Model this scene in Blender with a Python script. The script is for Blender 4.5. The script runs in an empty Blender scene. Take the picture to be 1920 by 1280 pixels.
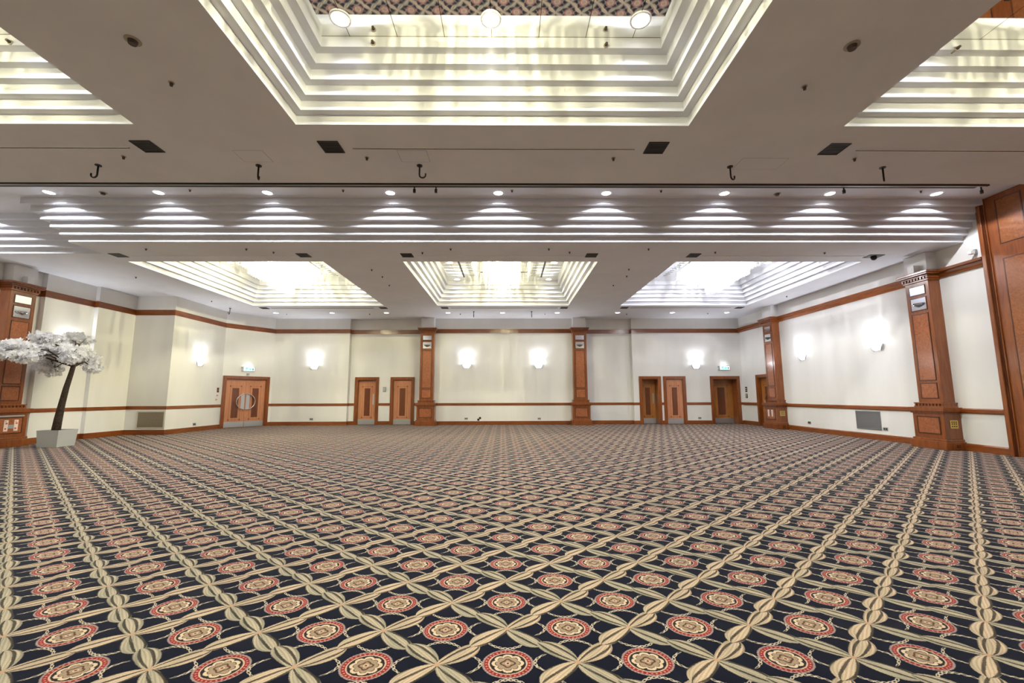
import bpy, bmesh, math, random
from math import sin, cos, pi, radians as rad
from mathutils import Vector, Matrix
random.seed(7)
S = bpy.context.scene
COL = S.collection

# ---------------------------------------------------------------- camera
F_PX = 806.7; PITCH = 0.1253; YAW = -0.00957; ROLL = -0.0028; EYE = 1.35
Rz = Matrix.Rotation(YAW, 3, 'Z')
fwd = Rz @ Vector((0, cos(PITCH), sin(PITCH))); up = Rz @ Vector((0, -sin(PITCH), cos(PITCH))); rt = Rz @ Vector((1, 0, 0))
rt, up = cos(ROLL)*rt + sin(ROLL)*up, -sin(ROLL)*rt + cos(ROLL)*up
cam_d = bpy.data.cameras.new('camera'); cam = bpy.data.objects.new('camera', cam_d); COL.objects.link(cam)
cam_d.sensor_width = 36; cam_d.lens = F_PX*36/1920; cam_d.clip_end = 200
M4 = Matrix((rt, up, -fwd)).transposed().to_4x4(); M4.translation = Vector((0, 0, EYE)); cam.matrix_world = M4
S.camera = cam

def ray(x, y): return fwd + rt*(x-960)/F_PX - up*(y-640)/F_PX
def on_z(x, y, z):
    d = ray(x, y); t = (z-EYE)/d.z; return Vector((d.x*t, d.y*t, z))
def on_y(x, y, Y):
    d = ray(x, y); t = Y/d.y; return Vector((d.x*t, Y, d.z*t+EYE))
def on_x(x, y, X):
    d = ray(x, y); t = X/d.x; return Vector((X, d.y*t, d.z*t+EYE))

# ---------------------------------------------------------------- materials
class NX:
    """tiny expression wrapper over shader math nodes"""
    def __init__(s, nt, k): s.nt, s.k = nt, k
    def _m(s, op, *a):
        n = s.nt.nodes.new('ShaderNodeMath'); n.operation = op
        for i, v in enumerate(a):
            if isinstance(v, NX): s.nt.links.new(v.k, n.inputs[i])
            else: n.inputs[i].default_value = v
        return NX(s.nt, n.outputs[0])
    def __add__(s, o): return s._m('ADD', s, o)
    __radd__ = __add__
    def __sub__(s, o): return s._m('SUBTRACT', s, o)
    def __rsub__(s, o): return s._m('SUBTRACT', o, s)
    def __mul__(s, o): return s._m('MULTIPLY', s, o)
    __rmul__ = __mul__
    def __truediv__(s, o): return s._m('DIVIDE', s, o)
    def ab(s): return s._m('ABSOLUTE', s)
    def fr(s): return s._m('FRACT', s)
    def fl(s): return s._m('FLOOR', s)
    def sq(s): return s._m('MULTIPLY', s, s)
    def rt(s): return s._m('SQRT', s)
    def sn(s): return s._m('SINE', s)
    def cs(s): return s._m('COSINE', s)
    def at2(s, o): return s._m('ARCTAN2', s, o)
    def mn(s, o): return s._m('MINIMUM', s, o)
    def mx(s, o): return s._m('MAXIMUM', s, o)
    def lt(s, o): return s._m('LESS_THAN', s, o)
    def gt(s, o): return s._m('GREATER_THAN', s, o)
    def cl(s):
        n = s._m('ADD', s, 0.0); n.k.node.use_clamp = True; return n
    def below(s, edge, soft):      # soft step: 1 under edge
        return ((edge - s)/soft + .5 if isinstance(edge, NX) else (s*(-1/soft) + (edge/soft+.5))).cl()

def mat(name):
    m = bpy.data.materials.new(name); m.use_nodes = True
    nt = m.node_tree; b = nt.nodes['Principled BSDF']
    return m, nt, b
def simple(name, col, rough=.5, metal=0, spec=.5, emit=None, estr=0, coat=0):
    m, nt, b = mat(name)
    b.inputs['Base Color'].default_value = (*col, 1); b.inputs['Roughness'].default_value = rough
    b.inputs['Metallic'].default_value = metal; b.inputs['Specular IOR Level'].default_value = spec
    b.inputs['Coat Weight'].default_value = coat
    if emit: b.inputs['Emission Color'].default_value = (*emit, 1); b.inputs['Emission Strength'].default_value = estr
    return m
def geo_pos(nt, obj=False):
    if obj:
        return nt.nodes.new('ShaderNodeTexCoord').outputs['Object']
    return nt.nodes.new('ShaderNodeNewGeometry').outputs['Position']
def noise(nt, vec, scale, detail=3, rough=.5, dist=0, scl=None):
    if scl:
        mp = nt.nodes.new('ShaderNodeMapping'); mp.inputs['Scale'].default_value = scl; nt.links.new(vec, mp.inputs[0]); vec = mp.outputs[0]
    n = nt.nodes.new('ShaderNodeTexNoise'); nt.links.new(vec, n.inputs['Vector'])
    n.inputs['Scale'].default_value = scale; n.inputs['Detail'].default_value = detail; n.inputs['Roughness'].default_value = rough
    n.inputs['Distortion'].default_value = dist
    return n.outputs['Fac']
def ramp(nt, fac, stops):
    r = nt.nodes.new('ShaderNodeValToRGB'); nt.links.new(fac, r.inputs[0]); e = r.color_ramp.elements
    while len(e) < len(stops): e.new(.5)
    for i, (p, c) in enumerate(stops): e[i].position = p; e[i].color = (*c, 1)
    return r.outputs[0]
def mixc(nt, fac, a, b):
    n = nt.nodes.new('ShaderNodeMix'); n.data_type = 'RGBA'
    for v, i in ((fac, 0), (a, 6), (b, 7)):
        if isinstance(v, NX): v = v.k
        if isinstance(v, tuple): n.inputs[i].default_value = (*v, 1)
        elif isinstance(v, (int, float)): n.inputs[i].default_value = v
        else: nt.links.new(v, n.inputs[i])
    return n.outputs[2]

def wood(name, c1, c2, scale=3, stretch=(1, 1, .12), rough=.28, burl=False, coat=.5):
    m, nt, b = mat(name); v = geo_pos(nt)
    if burl:
        n = noise(nt, v, 9, 5, .65, 2.2)
        n2 = noise(nt, v, 42, 3, .6, .5)
        c = ramp(nt, n, [(.32, c1), (.52, tuple((a+b_)/2 for a, b_ in zip(c1, c2))), (.68, c2)])
        c = mixc(nt, NX(nt, n2)*.35, c, c1)
    else:
        n = noise(nt, v, scale*6, 4, .6, .6, scl=stretch)
        n2 = noise(nt, v, .7, 2, .5)
        c = ramp(nt, n, [(.3, c1), (.7, c2)])
        c = mixc(nt, NX(nt, n2)*.3, c, c1)
    nt.links.new(c, b.inputs['Base Color'])
    b.inputs['Roughness'].default_value = rough; b.inputs['Coat Weight'].default_value = coat; b.inputs['Coat Roughness'].default_value = .15
    return m
M = {}
M['wood'] = wood('polished_mahogany', (.155, .038, .007), (.29, .083, .016))
M['wood_h'] = wood('polished_mahogany_rail', (.155, .038, .007), (.29, .083, .016), stretch=(.12, .12, 1))
M['wood_dark'] = wood('dark_moulding', (.05, .012, .005), (.1, .025, .01))
M['burl'] = wood('burl_veneer', (.24, .072, .027), (.42, .15, .062), burl=True, rough=.22)
M['burl_dim'] = wood('darker_burl_veneer', (.2, .06, .014), (.36, .125, .035), burl=True, rough=.22)
M['veneer'] = wood('door_veneer', (.42, .17, .085), (.56, .25, .13), rough=.35, coat=.25)
M['veneer_amber'] = wood('amber_door_veneer', (.3, .11, .022), (.46, .19, .045), rough=.35, coat=.25)
M['door_dark'] = wood('door_centre_veneer', (.10, .022, .006), (.17, .045, .012), rough=.3)
M['steel'] = simple('brushed_steel', (.55, .57, .6), .35, .9)
M['chrome'] = simple('polished_chrome', (.75, .76, .78), .12, 1)
M['mirror'] = simple('mirror_glass', (.9, .91, .93), .14, 1)
M['black'] = simple('black_metal', (.012, .011, .011), .5)
M['hook'] = simple('dark_hook_metal', (.03, .022, .02), .4, .6)
M['grille_dark'] = simple('dark_grille', (.02, .017, .016), .6)
M['white_plastic'] = simple('white_plastic', (.88, .88, .88), .4)
M['grey_plastic'] = simple('grey_plastic', (.3, .31, .33), .45)
M['brass'] = simple('brass_plate', (.6, .42, .12), .3, .8)
M['pot'] = simple('grey_planter', (.42, .43, .43), .45)
M['glow'] = simple('lamp_disc', (1, 1, 1), .4, emit=(1, .98, .95), estr=7)
M['sconce_glass'] = simple('frosted_lamp_glass', (.9, .9, .92), .4, emit=(.93, .95, 1), estr=.45)
M['green_sign'] = simple('green_sign_face', (.05, .75, .5), .4, emit=(.05, .9, .6), estr=.75)
M['white_sign'] = simple('lit_white_pictogram', (.9, 1, .98), .4, emit=(.85, 1, .97), estr=1.1)
M['dark_sign'] = simple('dark_green_mark', (.01, .12, .1), .4)
M['red'] = simple('red_print', (.55, .06, .05), .5)
M['pink_plate'] = simple('pale_socket_plate', (.8, .66, .6), .4)
M['track'] = simple('dark_partition_track', (.07, .062, .055), .32, .8)

def wall_mat():
    m, nt, b = mat('cream_wall_paint'); v = geo_pos(nt)
    n = noise(nt, v, 1.2, 3, .6, scl=(1, 1, .25))
    c = ramp(nt, n, [(.3, (.74, .735, .72)), (.7, (.8, .795, .785))])
    nt.links.new(c, b.inputs['Base Color']); b.inputs['Roughness'].default_value = .75; b.inputs['Specular IOR Level'].default_value = .25
    return m
M['wall'] = wall_mat()
def ceil_mat():
    m, nt, b = mat('ceiling_paint'); v = geo_pos(nt)
    n = noise(nt, v, .9, 3, .6); n2 = noise(nt, v, 5, 4, .7)
    c = ramp(nt, n, [(.35, (.73, .745, .81)), (.65, (.78, .795, .86))])
    c = mixc(nt, (NX(nt, n2)*.12), c, (.58, .58, .63))
    nt.links.new(c, b.inputs['Base Color']); b.inputs['Roughness'].default_value = .8; b.inputs['Specular IOR Level'].default_value = .2
    return m
M['ceiling'] = ceil_mat()
M['pier'] = simple('pier_paint', (.8, .8, .81), .7)

def mirror_tile_mat():
    m, nt, b = mat('ceiling_mirror_tiles'); sep = nt.nodes.new('ShaderNodeSeparateXYZ'); nt.links.new(geo_pos(nt, True), sep.inputs[0])
    X = NX(nt, sep.outputs[0]); Y = NX(nt, sep.outputs[1])
    gx = ((X/.6+.5).fr()-.5).ab(); gy = ((Y/.6).fr()-.5).ab()
    line = (gx.lt(.007)).mx(gy.gt(.4935)).cl()
    c = mixc(nt, line, (.84, .84, .83), (.12, .1, .06))
    nt.links.new(c, b.inputs['Base Color']); b.inputs['Metallic'].default_value = 1; b.inputs['Roughness'].default_value = .03
    return m
M['ceil_mirror'] = mirror_tile_mat()

def grille_mat(name, c, d, fx, fz):
    m, nt, b = mat(name); sep = nt.nodes.new('ShaderNodeSeparateXYZ'); nt.links.new(geo_pos(nt), sep.inputs[0])
    a = (NX(nt, sep.outputs[0])+NX(nt, sep.outputs[1]))*fx; z = NX(nt, sep.outputs[2])*fz
    k = ((a.fr()-.5).ab().gt(.2)) * ((z.fr()-.5).ab().gt(.2))
    nt.links.new(mixc(nt, k, c, d), b.inputs['Base Color']); b.inputs['Roughness'].default_value = .4; b.inputs['Metallic'].default_value = .5
    return m
M['mesh_grille'] = grille_mat('pierced_metal_grille', (.30, .31, .33), (.14, .145, .155), 36, 36)
M['mesh_grille_warm'] = grille_mat('pierced_bronze_grille', (.34, .29, .22), (.13, .10, .07), 36, 36)

def crystal_mat():
    m = bpy.data.materials.new('cut_crystal'); m.use_nodes = True; nt = m.node_tree; nt.nodes.clear()
    out = nt.nodes.new('ShaderNodeOutputMaterial')
    tr = nt.nodes.new('ShaderNodeBsdfTransparent'); tl = nt.nodes.new('ShaderNodeBsdfTranslucent'); gl = nt.nodes.new('ShaderNodeBsdfGlossy'); df = nt.nodes.new('ShaderNodeBsdfDiffuse')
    tl.inputs[0].default_value = (.85, .86, .85, 1); df.inputs[0].default_value = (.75, .76, .77, 1); gl.inputs['Roughness'].default_value = .15
    m1 = nt.nodes.new('ShaderNodeMixShader'); m1.inputs[0].default_value = .55; nt.links.new(df.outputs[0], m1.inputs[1]); nt.links.new(tl.outputs[0], m1.inputs[2])
    m2 = nt.nodes.new('ShaderNodeMixShader'); m2.inputs[0].default_value = .15; nt.links.new(m1.outputs[0], m2.inputs[1]); nt.links.new(gl.outputs[0], m2.inputs[2])
    m3 = nt.nodes.new('ShaderNodeMixShader'); m3.inputs[0].default_value = .5; nt.links.new(m2.outputs[0], m3.inputs[1]); nt.links.new(tr.outputs[0], m3.inputs[2])
    nt.links.new(m3.outputs[0], out.inputs[0]); return m
M['crystal'] = crystal_mat()

def blossom_mat():
    m, nt, b = mat('white_silk_blossom'); v = geo_pos(nt); n = noise(nt, v, 14, 2)
    nt.links.new(ramp(nt, n, [(.3, (.72, .72, .75)), (.6, (.9, .9, .92)), (.8, (.92, .88, .88))]), b.inputs['Base Color'])
    b.inputs['Roughness'].default_value = .7
    tl = nt.nodes.new('ShaderNodeBsdfTranslucent'); tl.inputs[0].default_value = (.85, .85, .87, 1); mx = nt.nodes.new('ShaderNodeMixShader'); mx.inputs[0].default_value = .4
    nt.links.new(b.outputs[0], mx.inputs[1]); nt.links.new(tl.outputs[0], mx.inputs[2]); nt.links.new(mx.outputs[0], nt.nodes['Material Output'].inputs[0])
    return m
M['blossom'] = blossom_mat()
def bark_mat():
    m, nt, b = mat('dark_bark'); v = geo_pos(nt); n = noise(nt, v, 18, 5, .7, 1, scl=(1, 1, 1.6))
    nt.links.new(ramp(nt, n, [(.35, (.012, .007, .004)), (.6, (.06, .035, .02)), (.75, (.13, .085, .05))]), b.inputs['Base Color'])
    b.inputs['Roughness'].default_value = .85
    bp = nt.nodes.new('ShaderNodeBump'); bp.inputs['Distance'].default_value = .03; nt.links.new(n, bp.inputs['Height']); nt.links.new(bp.outputs[0], b.inputs['Normal'])
    return m
M['bark'] = bark_mat()

def carpet_mat():
    m, nt, b = mat('patterned_carpet')
    sep = nt.nodes.new('ShaderNodeSeparateXYZ'); nt.links.new(geo_pos(nt), sep.inputs[0])
    x0 = NX(nt, sep.outputs[0]); y0 = NX(nt, sep.outputs[1])
    nz = nt.nodes.new('ShaderNodeTexNoise'); nt.links.new(geo_pos(nt), nz.inputs['Vector']); nz.inputs['Scale'].default_value = 130; nz.inputs['Detail'].default_value = 2
    sc = nt.nodes.new('ShaderNodeSeparateColor'); nt.links.new(nz.outputs['Color'], sc.inputs[0])
    x1 = x0 + (NX(nt, sc.outputs[0])-.5)*.009
    y1 = y0 + (NX(nt, sc.outputs[1])-.5)*.009
    y1 = y1 - 2.376
    ang = .013
    x = x1*cos(ang) + y1*sin(ang) + .003
    y = y1*cos(ang) - x1*sin(ang)
    W, H = .7165, .6535
    a = x/W; c = y/H
    s = a+c; t = a-c
    sl = (s+.5).fr()-.5; tl = (t+.5).fr()-.5
    p = (sl+tl)*(W/2); q = (sl-tl)*(H/2)
    NAVY = (.0065, .0075, .019)
    # pile mottling
    n1 = NX(nt, noise(nt, geo_pos(nt), 260, 2, .6))
    col = mixc(nt, (n1*1.6-.5).cl(), (.0015, .002, .006), (.009, .011, .028))
    # ---- chains
    ap = p.ab(); aq = q.ab()
    dtop = aq - (ap.sq()*5.0+.128)
    dsd = ap - (aq.sq()*11+.138)
    def chain(d, along, lim, freq):
        ph = (along*freq).fr()-.5
        ring = (ph.sq()*3.4 + (d/.0105).sq()).rt()     # link ovals
        link = ((ring-.74).ab()).below(.26, .12)
        return link * along.below(lim, .01) * d.ab().below(.0125, .003)
    ch = chain(dtop, ap, .108, 38).mx(chain(dsd, aq, .072, 38))
    col = mixc(nt, ch*.85, col, (.44, .38, .31))
    # ---- ropes
    def rope(tau, al, sgn, c1, c2, col):
        # tau: across (cell units), al: along -.5..+.5 (0 = halfway between two knots)
        d = tau*.4845
        for e in (1, -1):
            v = (al*e + .5)/.545                  # 0 at this lobe's knot, 1 at its blunt end past the middle
            w = v-.62
            rr = (w*(-1/.62)).mx(w*(1/.38))
            hw = (rr.sq()*-1 + 1).mx(0)._m('POWER', (rr.sq()*-1 + 1).mx(0), .62)*.055*(rr.lt(1)) + .0005
            dd = d - (v*2.75).sn()*(.017*sgn*e)
            ratio = dd/hw
            mask = ratio.ab().below(1.0, .1)
            st = (ratio*6.4 + (v*3.2).sn()*1.7*sgn*e + .4).sn()
            dark = st.below(-.6, .4)
            fine = (ratio*19 + v*9*e).sn()*.5+.5
            edge = ratio.ab().below(.86, .25)
            shade = ((1-dark*.85) * (fine*.34+.72) * (edge*.35+.65)).cl()
            cc = mixc(nt, ((ratio*2.6+v*4*e).sn()*.5+.5), c1, c2)
            ml = nt.nodes.new('ShaderNodeMix'); ml.data_type = 'RGBA'; ml.blend_type = 'MULTIPLY'; ml.inputs[0].default_value = 1
            cmb = nt.nodes.new('ShaderNodeCombineColor')
            for i in range(3): nt.links.new(shade.k, cmb.inputs[i])
            nt.links.new(cc, ml.inputs[6]); nt.links.new(cmb.outputs[0], ml.inputs[7])
            col = mixc(nt, mask, col, ml.outputs[2])
        return col
    col = rope(s.fr()-.5, tl, -1, (.37, .315, .25), (.29, .262, .21), col)
    col = rope(t.fr()-.5, sl, 1, (.47, .36, .275), (.39, .315, .24), col)
    # knot band
    kx = ((a+.0).fr()-.5); ks = (.5-sl.ab()); kt = (.5-tl.ab())
    kd = (ks.sq()+kt.sq()).rt()
    col = mixc(nt, kd.below(.03, .012), col, (.36, .22, .15))
    # ---- medallion
    r = ((p/.131).sq() + (q/.119).sq()).rt()
    th = (q/.119).at2(p/.131)
    inside = r.below(1.0, .03)
    beads = ((th*44).cs()*.5+.5)
    med = mixc(nt, beads*.6, (.30, .235, .235), (.08, .055, .06))             # outer beaded edge
    redz = mixc(nt, ((th*30).cs().gt(.35))*((r-.845).ab().below(.035, .03)), (.20, .013, .015), (.34, .2, .17))
    med = mixc(nt, r.below(.925, .03), med, redz)
    med = mixc(nt, r.below(.76, .03), med, (.42, .33, .26))
    med = mixc(nt, r.below(.705, .03), med, (.018, .012, .014))
    c8 = (th*4).cs().ab().rt()
    pet = (r - (c8*.14+.44))
    med = mixc(nt, pet.below(.05, .02), med, (.47, .375, .285))
    med = mixc(nt, (pet+.075).below(0.0, .02), med, (.06, .035, .025))
    med = mixc(nt, (pet+.11).below(0.0, .02), med, (.25, .185, .14))
    pet2 = (r - ((th*8).cs()*.03+.40))
    
    med = mixc(nt, ((r-.24) - (th*4).cs()*.04).ab().below(.04, .03), med, (.07, .035, .02))
    med = mixc(nt, r.below(.1, .03), med, (.45, .35, .27))
    med = mixc(nt, r.below(.055, .02), med, (.12, .02, .02))
    col = mixc(nt, inside, col, med)
    # pile noise over everything
    ml = nt.nodes.new('ShaderNodeMix'); ml.data_type = 'RGBA'; ml.blend_type = 'MULTIPLY'; ml.inputs[0].default_value = 1
    sh = (n1*.9+.55); cmb = nt.nodes.new('ShaderNodeCombineColor')
    for i in range(3): nt.links.new(sh.k, cmb.inputs[i])
    nt.links.new(col, ml.inputs[6]); nt.links.new(cmb.outputs[0], ml.inputs[7])
    nt.links.new(ml.outputs[2], b.inputs['Base Color'])
    b.inputs['Roughness'].default_value = .92; b.inputs['Specular IOR Level'].default_value = .04
    b.inputs['Sheen Weight'].default_value = .11; b.inputs['Sheen Roughness'].default_value = .35; b.inputs['Sheen Tint'].default_value = (.8, .82, 1, 1)
    return m
M['carpet'] = carpet_mat()

# ---------------------------------------------------------------- mesh helpers
def link(name, bm, m, parent=None, smooth=False):
    me = bpy.data.meshes.new(name); bm.normal_update(); bm.to_mesh(me); bm.free()
    for mm in (m if isinstance(m, (list, tuple)) else [m]): me.materials.append(mm)
    if smooth:
        for f in me.polygons: f.use_smooth = True
    o = bpy.data.objects.new(name, me); COL.objects.link(o)
    if parent: o.parent = parent
    return o
def tag(o, label=None, cat=None, group=None, kind=None):
    if label: o['label'] = label
    if cat: o['category'] = cat
    if group: o['group'] = group
    if kind: o['kind'] = kind
    return o
def empty(name, loc, rz=0, rx=0, label=None, cat=None, group=None, kind=None):
    o = bpy.data.objects.new(name, None); COL.objects.link(o); o.location = loc; o.rotation_euler = (rx, 0, rz); o.empty_display_size = .1
    return tag(o, label, cat, group, kind)
def copy_tree(o, parent=None):
    c = o.copy(); COL.objects.link(c); c.parent = parent
    for ch in [k for k in bpy.data.objects if k.parent == o and k is not c]: copy_tree(ch, c)
    return c
def box(bm, x0, y0, z0, x1, y1, z1, mi=0, bev=0):
    vs = [bm.verts.new((x, y, z)) for z in (z0, z1) for y in (y0, y1) for x in (x0, x1)]
    fs = [bm.faces.new([vs[i] for i in f]) for f in ((0, 2, 3, 1), (4, 5, 7, 6), (0, 1, 5, 4), (2, 6, 7, 3), (0, 4, 6, 2), (1, 3, 7, 5))]
    for f in fs: f.material_index = mi
    if bev:
        es = list({e for f in fs for e in f.edges})
        bmesh.ops.bevel(bm, geom=es, offset=bev, segments=2, affect='EDGES', profile=.5)
    return fs
def cyl(bm, c, r, z0, z1, n=20, r1=None, mi=0):
    r1 = r if r1 is None else r1
    a = [bm.verts.new((c[0]+r*cos(2*pi*i/n), c[1]+r*sin(2*pi*i/n), z0)) for i in range(n)]
    b = [bm.verts.new((c[0]+r1*cos(2*pi*i/n), c[1]+r1*sin(2*pi*i/n), z1)) for i in range(n)]
    fs = [bm.faces.new((a[i], a[(i+1) % n], b[(i+1) % n], b[i])) for i in range(n)]
    fs += [bm.faces.new(a[::-1]), bm.faces.new(b)]
    for f in fs: f.material_index = mi
def tube(bm, pts, rs, n=8, mi=0):
    if not isinstance(rs, (list, tuple)): rs = [rs]*len(pts)
    rings = []; prev = None
    for i, p in enumerate(pts):
        p = Vector(p); d = (Vector(pts[min(i+1, len(pts)-1)])-Vector(pts[max(i-1, 0)])).normalized()
        if prev is None: prev = d.orthogonal().normalized()
        prev = (prev - d*prev.dot(d)).normalized(); w = d.cross(prev)
        rings.append([bm.verts.new(p + (prev*cos(2*pi*k/n) + w*sin(2*pi*k/n))*rs[i]) for k in range(n)])
    for A, B in zip(rings, rings[1:]):
        for k in range(n):
            f = bm.faces.new((A[k], A[(k+1) % n], B[(k+1) % n], B[k])); f.material_index = mi
    bm.faces.new(rings[0][::-1]); bm.faces.new(rings[-1])
def quad(bm, *p, mi=0):
    f = bm.faces.new([bm.verts.new(v) for v in p]); f.material_index = mi; return f
NB = bmesh.new
ORD = ['first', 'second', 'third', 'fourth', 'fifth', 'sixth', 'seventh', 'eighth', 'ninth', 'tenth']

def light(name, kind, loc, power, color=(1, 1, 1), r=.05, parent=None, spot=None, blend=.5, direc=None):
    d = bpy.data.lights.new(name, kind); d.energy = power; d.color = color; d.shadow_soft_size = r
    if kind == 'SPOT': d.spot_size = spot; d.spot_blend = blend
    o = bpy.data.objects.new(name, d); COL.objects.link(o); o.location = loc
    if direc is not None: o.rotation_euler = Vector(direc).to_track_quat('-Z', 'Y').to_euler()
    if parent: o.parent = parent
    return o

# ---------------------------------------------------------------- room numbers
XR = 11.15; YB = 20.45; YR = 20.70; ZC = 5.04; ZT = 5.87; Y0 = -5.5; XL = -13.85
TR0, TR1 = 7.13, 10.03
RISE = .14; RUN = .108; RISE_F = .15; RUN_F = .097; TRUN = .118
COFFERS = []      # name, x0,x1,y0,y1, warm
for nm, x0, x1 in (('left', -10.45, -5.1), ('middle', -2.9, 2.5), ('right', 4.66, 9.9)):
    COFFERS.append((nm, 'near', x0, x1, -.4, 5.5))
    COFFERS.append((nm, 'far', x0, x1, 11.57, 17.42))

# floor
bm = NB(); quad(bm, (-14.6, Y0, 0), (12, Y0, 0), (12, 21.6, 0), (-14.6, 21.6, 0)); tag(link('floor', bm, M['carpet']), kind='structure', label='dark navy carpet with cream rope lattice and red medallions')

# ceiling: flat soffits with openings, stepped coffers, stepped trough
bm = NB()
def flat(xr, yr, z, holes):
    xs = sorted({*xr, *[h[0] for h in holes], *[h[1] for h in holes]}); ys = sorted({*yr, *[h[2] for h in holes], *[h[3] for h in holes]})
    for a, b_ in zip(xs, xs[1:]):
        for c, d in zip(ys, ys[1:]):
            mx, my = (a+b_)/2, (c+d)/2
            if any(h[0] < mx < h[1] and h[2] < my < h[3] for h in holes): continue
            quad(bm, (a, c, z), (a, d, z), (b_, d, z), (b_, c, z))
flat((-14.6, 12), (Y0, TR0), ZC, [(c[2], c[3], c[4], c[5]) for c in COFFERS if c[1] == 'near'])
XJ = -10.53; YJ = 10.89
flat((XJ, 12), (TR1, YJ), ZC, [])
flat((-14.6, 12), (YJ, 21.6), ZC, [(c[2], c[3], c[4], c[5]) for c in COFFERS if c[1] == 'far'])
for c in COFFERS:
    x0, x1, y0, y1 = c[2:6]; rise = RISE if c[1] == 'near' else RISE_F; RN = RUN if c[1] == 'near' else RUN_F
    for k in range(6):
        o = k*RN; z = ZC+k*rise; zt = z+rise
        P = [(x0+o, y0+o), (x1-o, y0+o), (x1-o, y1-o), (x0+o, y1-o)]
        for i in range(4):
            a, b_ = P[i], P[(i+1) % 4]
            quad(bm, (*a, z), (*b_, z), (*b_, zt), (*a, zt))
        if k < 5:
            Q = [(x0+o+RN, y0+o+RN), (x1-o-RN, y0+o+RN), (x1-o-RN, y1-o-RN), (x0+o+RN, y1-o-RN)]
            for i in range(4):
                a, b_, d, e = P[i], P[(i+1) % 4], Q[(i+1) % 4], Q[i]
                quad(bm, (*a, zt), (*b_, zt), (*d, zt), (*e, zt))
# trough
TRISE = (ZT-ZC)/6
for k in range(6):
    o = k*TRUN; z = ZC+k*TRISE; zt = z+TRISE
    path = [(12, TR1-o), (XJ-o, TR1-o), (XJ-o, YJ-o), (-14.6, YJ-o)]
    for a, b_ in zip(path, path[1:]): quad(bm, (*a, z), (*b_, z), (*b_, zt), (*a, zt))
    o2 = o+TRUN if k < 5 else o
    path2 = [(12, TR1-o2), (XJ-o2, TR1-o2), (XJ-o2, YJ-o2), (-14.6, YJ-o2)]
    if k < 5:
        for i in range(3): quad(bm, (*path[i], zt), (*path[i+1], zt), (*path2[i+1], zt), (*path2[i], zt))
o = 5*TRUN
quad(bm, (12, TR0, ZT), (12, TR1-o, ZT), (XJ-o, TR1-o, ZT), (XJ-o, TR0, ZT))
quad(bm, (XJ-o, TR0, ZT), (XJ-o, YJ-o, ZT), (-14.6, YJ-o, ZT), (-14.6, TR0, ZT))
quad(bm, (-14.6, TR0, ZC), (12, TR0, ZC), (12, TR0, ZT), (-14.6, TR0, ZT))
tag(link('ceiling', bm, M['ceiling']), kind='structure', label='white ceiling with six stepped coffers and a stepped trough')

# walls -----------------------------------------------------------
def wall(name, path, side, openings=(), label=None, z1=5.9):
    """path: plan points; side: unit outward sign (thickness away from room); openings: (seg, s0, s1, height)"""
    bm = NB(); T = .12
    PP = [Vector(p) for p in path]; DR = [(PP[i+1]-PP[i]).normalized() for i in range(len(PP)-1)]; NR = [Vector((d.y, -d.x))*side for d in DR]
    def mit(i):
        if i == 0: return NR[0]*T
        if i == len(NR): return NR[-1]*T
        m_ = NR[i-1]+NR[i]; return m_*(T/max(.3, m_.dot(NR[i])))
    for i, (a, b_) in enumerate(zip(path, path[1:])):
        a = Vector(a); b2 = Vector(b_); L = (b2-a).length; d = (b2-a)/L; n = Vector((d.y, -d.x))*side
        ops = sorted([o for o in openings if o[0] == i], key=lambda o: o[1])
        cuts = [0]; spans = []
        for o in ops: spans.append((cuts[-1], o[1], 0)); spans.append((o[1], o[2], o[3])); cuts.append(o[2])
        spans.append((cuts[-1], L, 0))
        for s0, s1, zb in spans:
            if s1-s0 < 1e-4: continue
            p, q = a+d*s0, a+d*s1
            e0 = mit(i) if s0 == 0 else n*T; e1 = mit(i+1) if s1 == L else n*T
            F = [(p.x, p.y), (q.x, q.y), (q.x+e1.x, q.y+e1.y), (p.x+e0.x, p.y+e0.y)]
            lo = [bm.verts.new((*v, zb)) for v in F]; hi = [bm.verts.new((*v, z1)) for v in F]
            for k in range(4): bm.faces.new((lo[k], lo[(k+1) % 4], hi[(k+1) % 4], hi[k]))
            bm.faces.new(lo); bm.faces.new(hi)
    return tag(link(name, bm, M['wall']), kind='structure', label=label)
def prof(name, path, room, prof_pts, m, gaps=(), label=None):
    """extrude a profile (outward offset, z) along a plan path with mitred corners; gaps: (seg, s0, s1)"""
    bm = NB(); P = [Vector(p) for p in path]; n = len(P)
    dirs = [(P[i+1]-P[i]).normalized() for i in range(n-1)]
    nor = [Vector((-d.y, d.x))*room for d in dirs]
    def at(i):      # mitre vector at corner
        if i == 0: return nor[0]
        if i == n-1: return nor[-1]
        m_ = nor[i-1]+nor[i]; return m_/max(.2, m_.dot(nor[i]))
    for i in range(n-1):
        L = (P[i+1]-P[i]).length
        spans = []; cur = 0.
        for g in sorted([g for g in gaps if g[0] == i], key=lambda g: g[1]): spans.append((cur, g[1])); cur = g[2]
        spans.append((cur, L))
        for s0, s1 in spans:
            if s1-s0 < 1e-3: continue
            va = at(i) if s0 == 0 else nor[i]; vb = at(i+1) if s1 == L else nor[i]
            A = [bm.verts.new((*(P[i]+dirs[i]*s0+va*o), z)) for o, z in prof_pts]
            B = [bm.verts.new((*(P[i]+dirs[i]*s1+vb*o), z)) for o, z in prof_pts]
            k = len(A)
            for j in range(k): bm.faces.new((A[j], A[(j+1) % k], B[(j+1) % k], B[j]))
            bm.faces.new(A); bm.faces.new(B[::-1])
    bmesh.ops.recalc_face_normals(bm, faces=bm.faces)
    return tag(link(name, bm, m), kind='structure', label=label)

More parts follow.
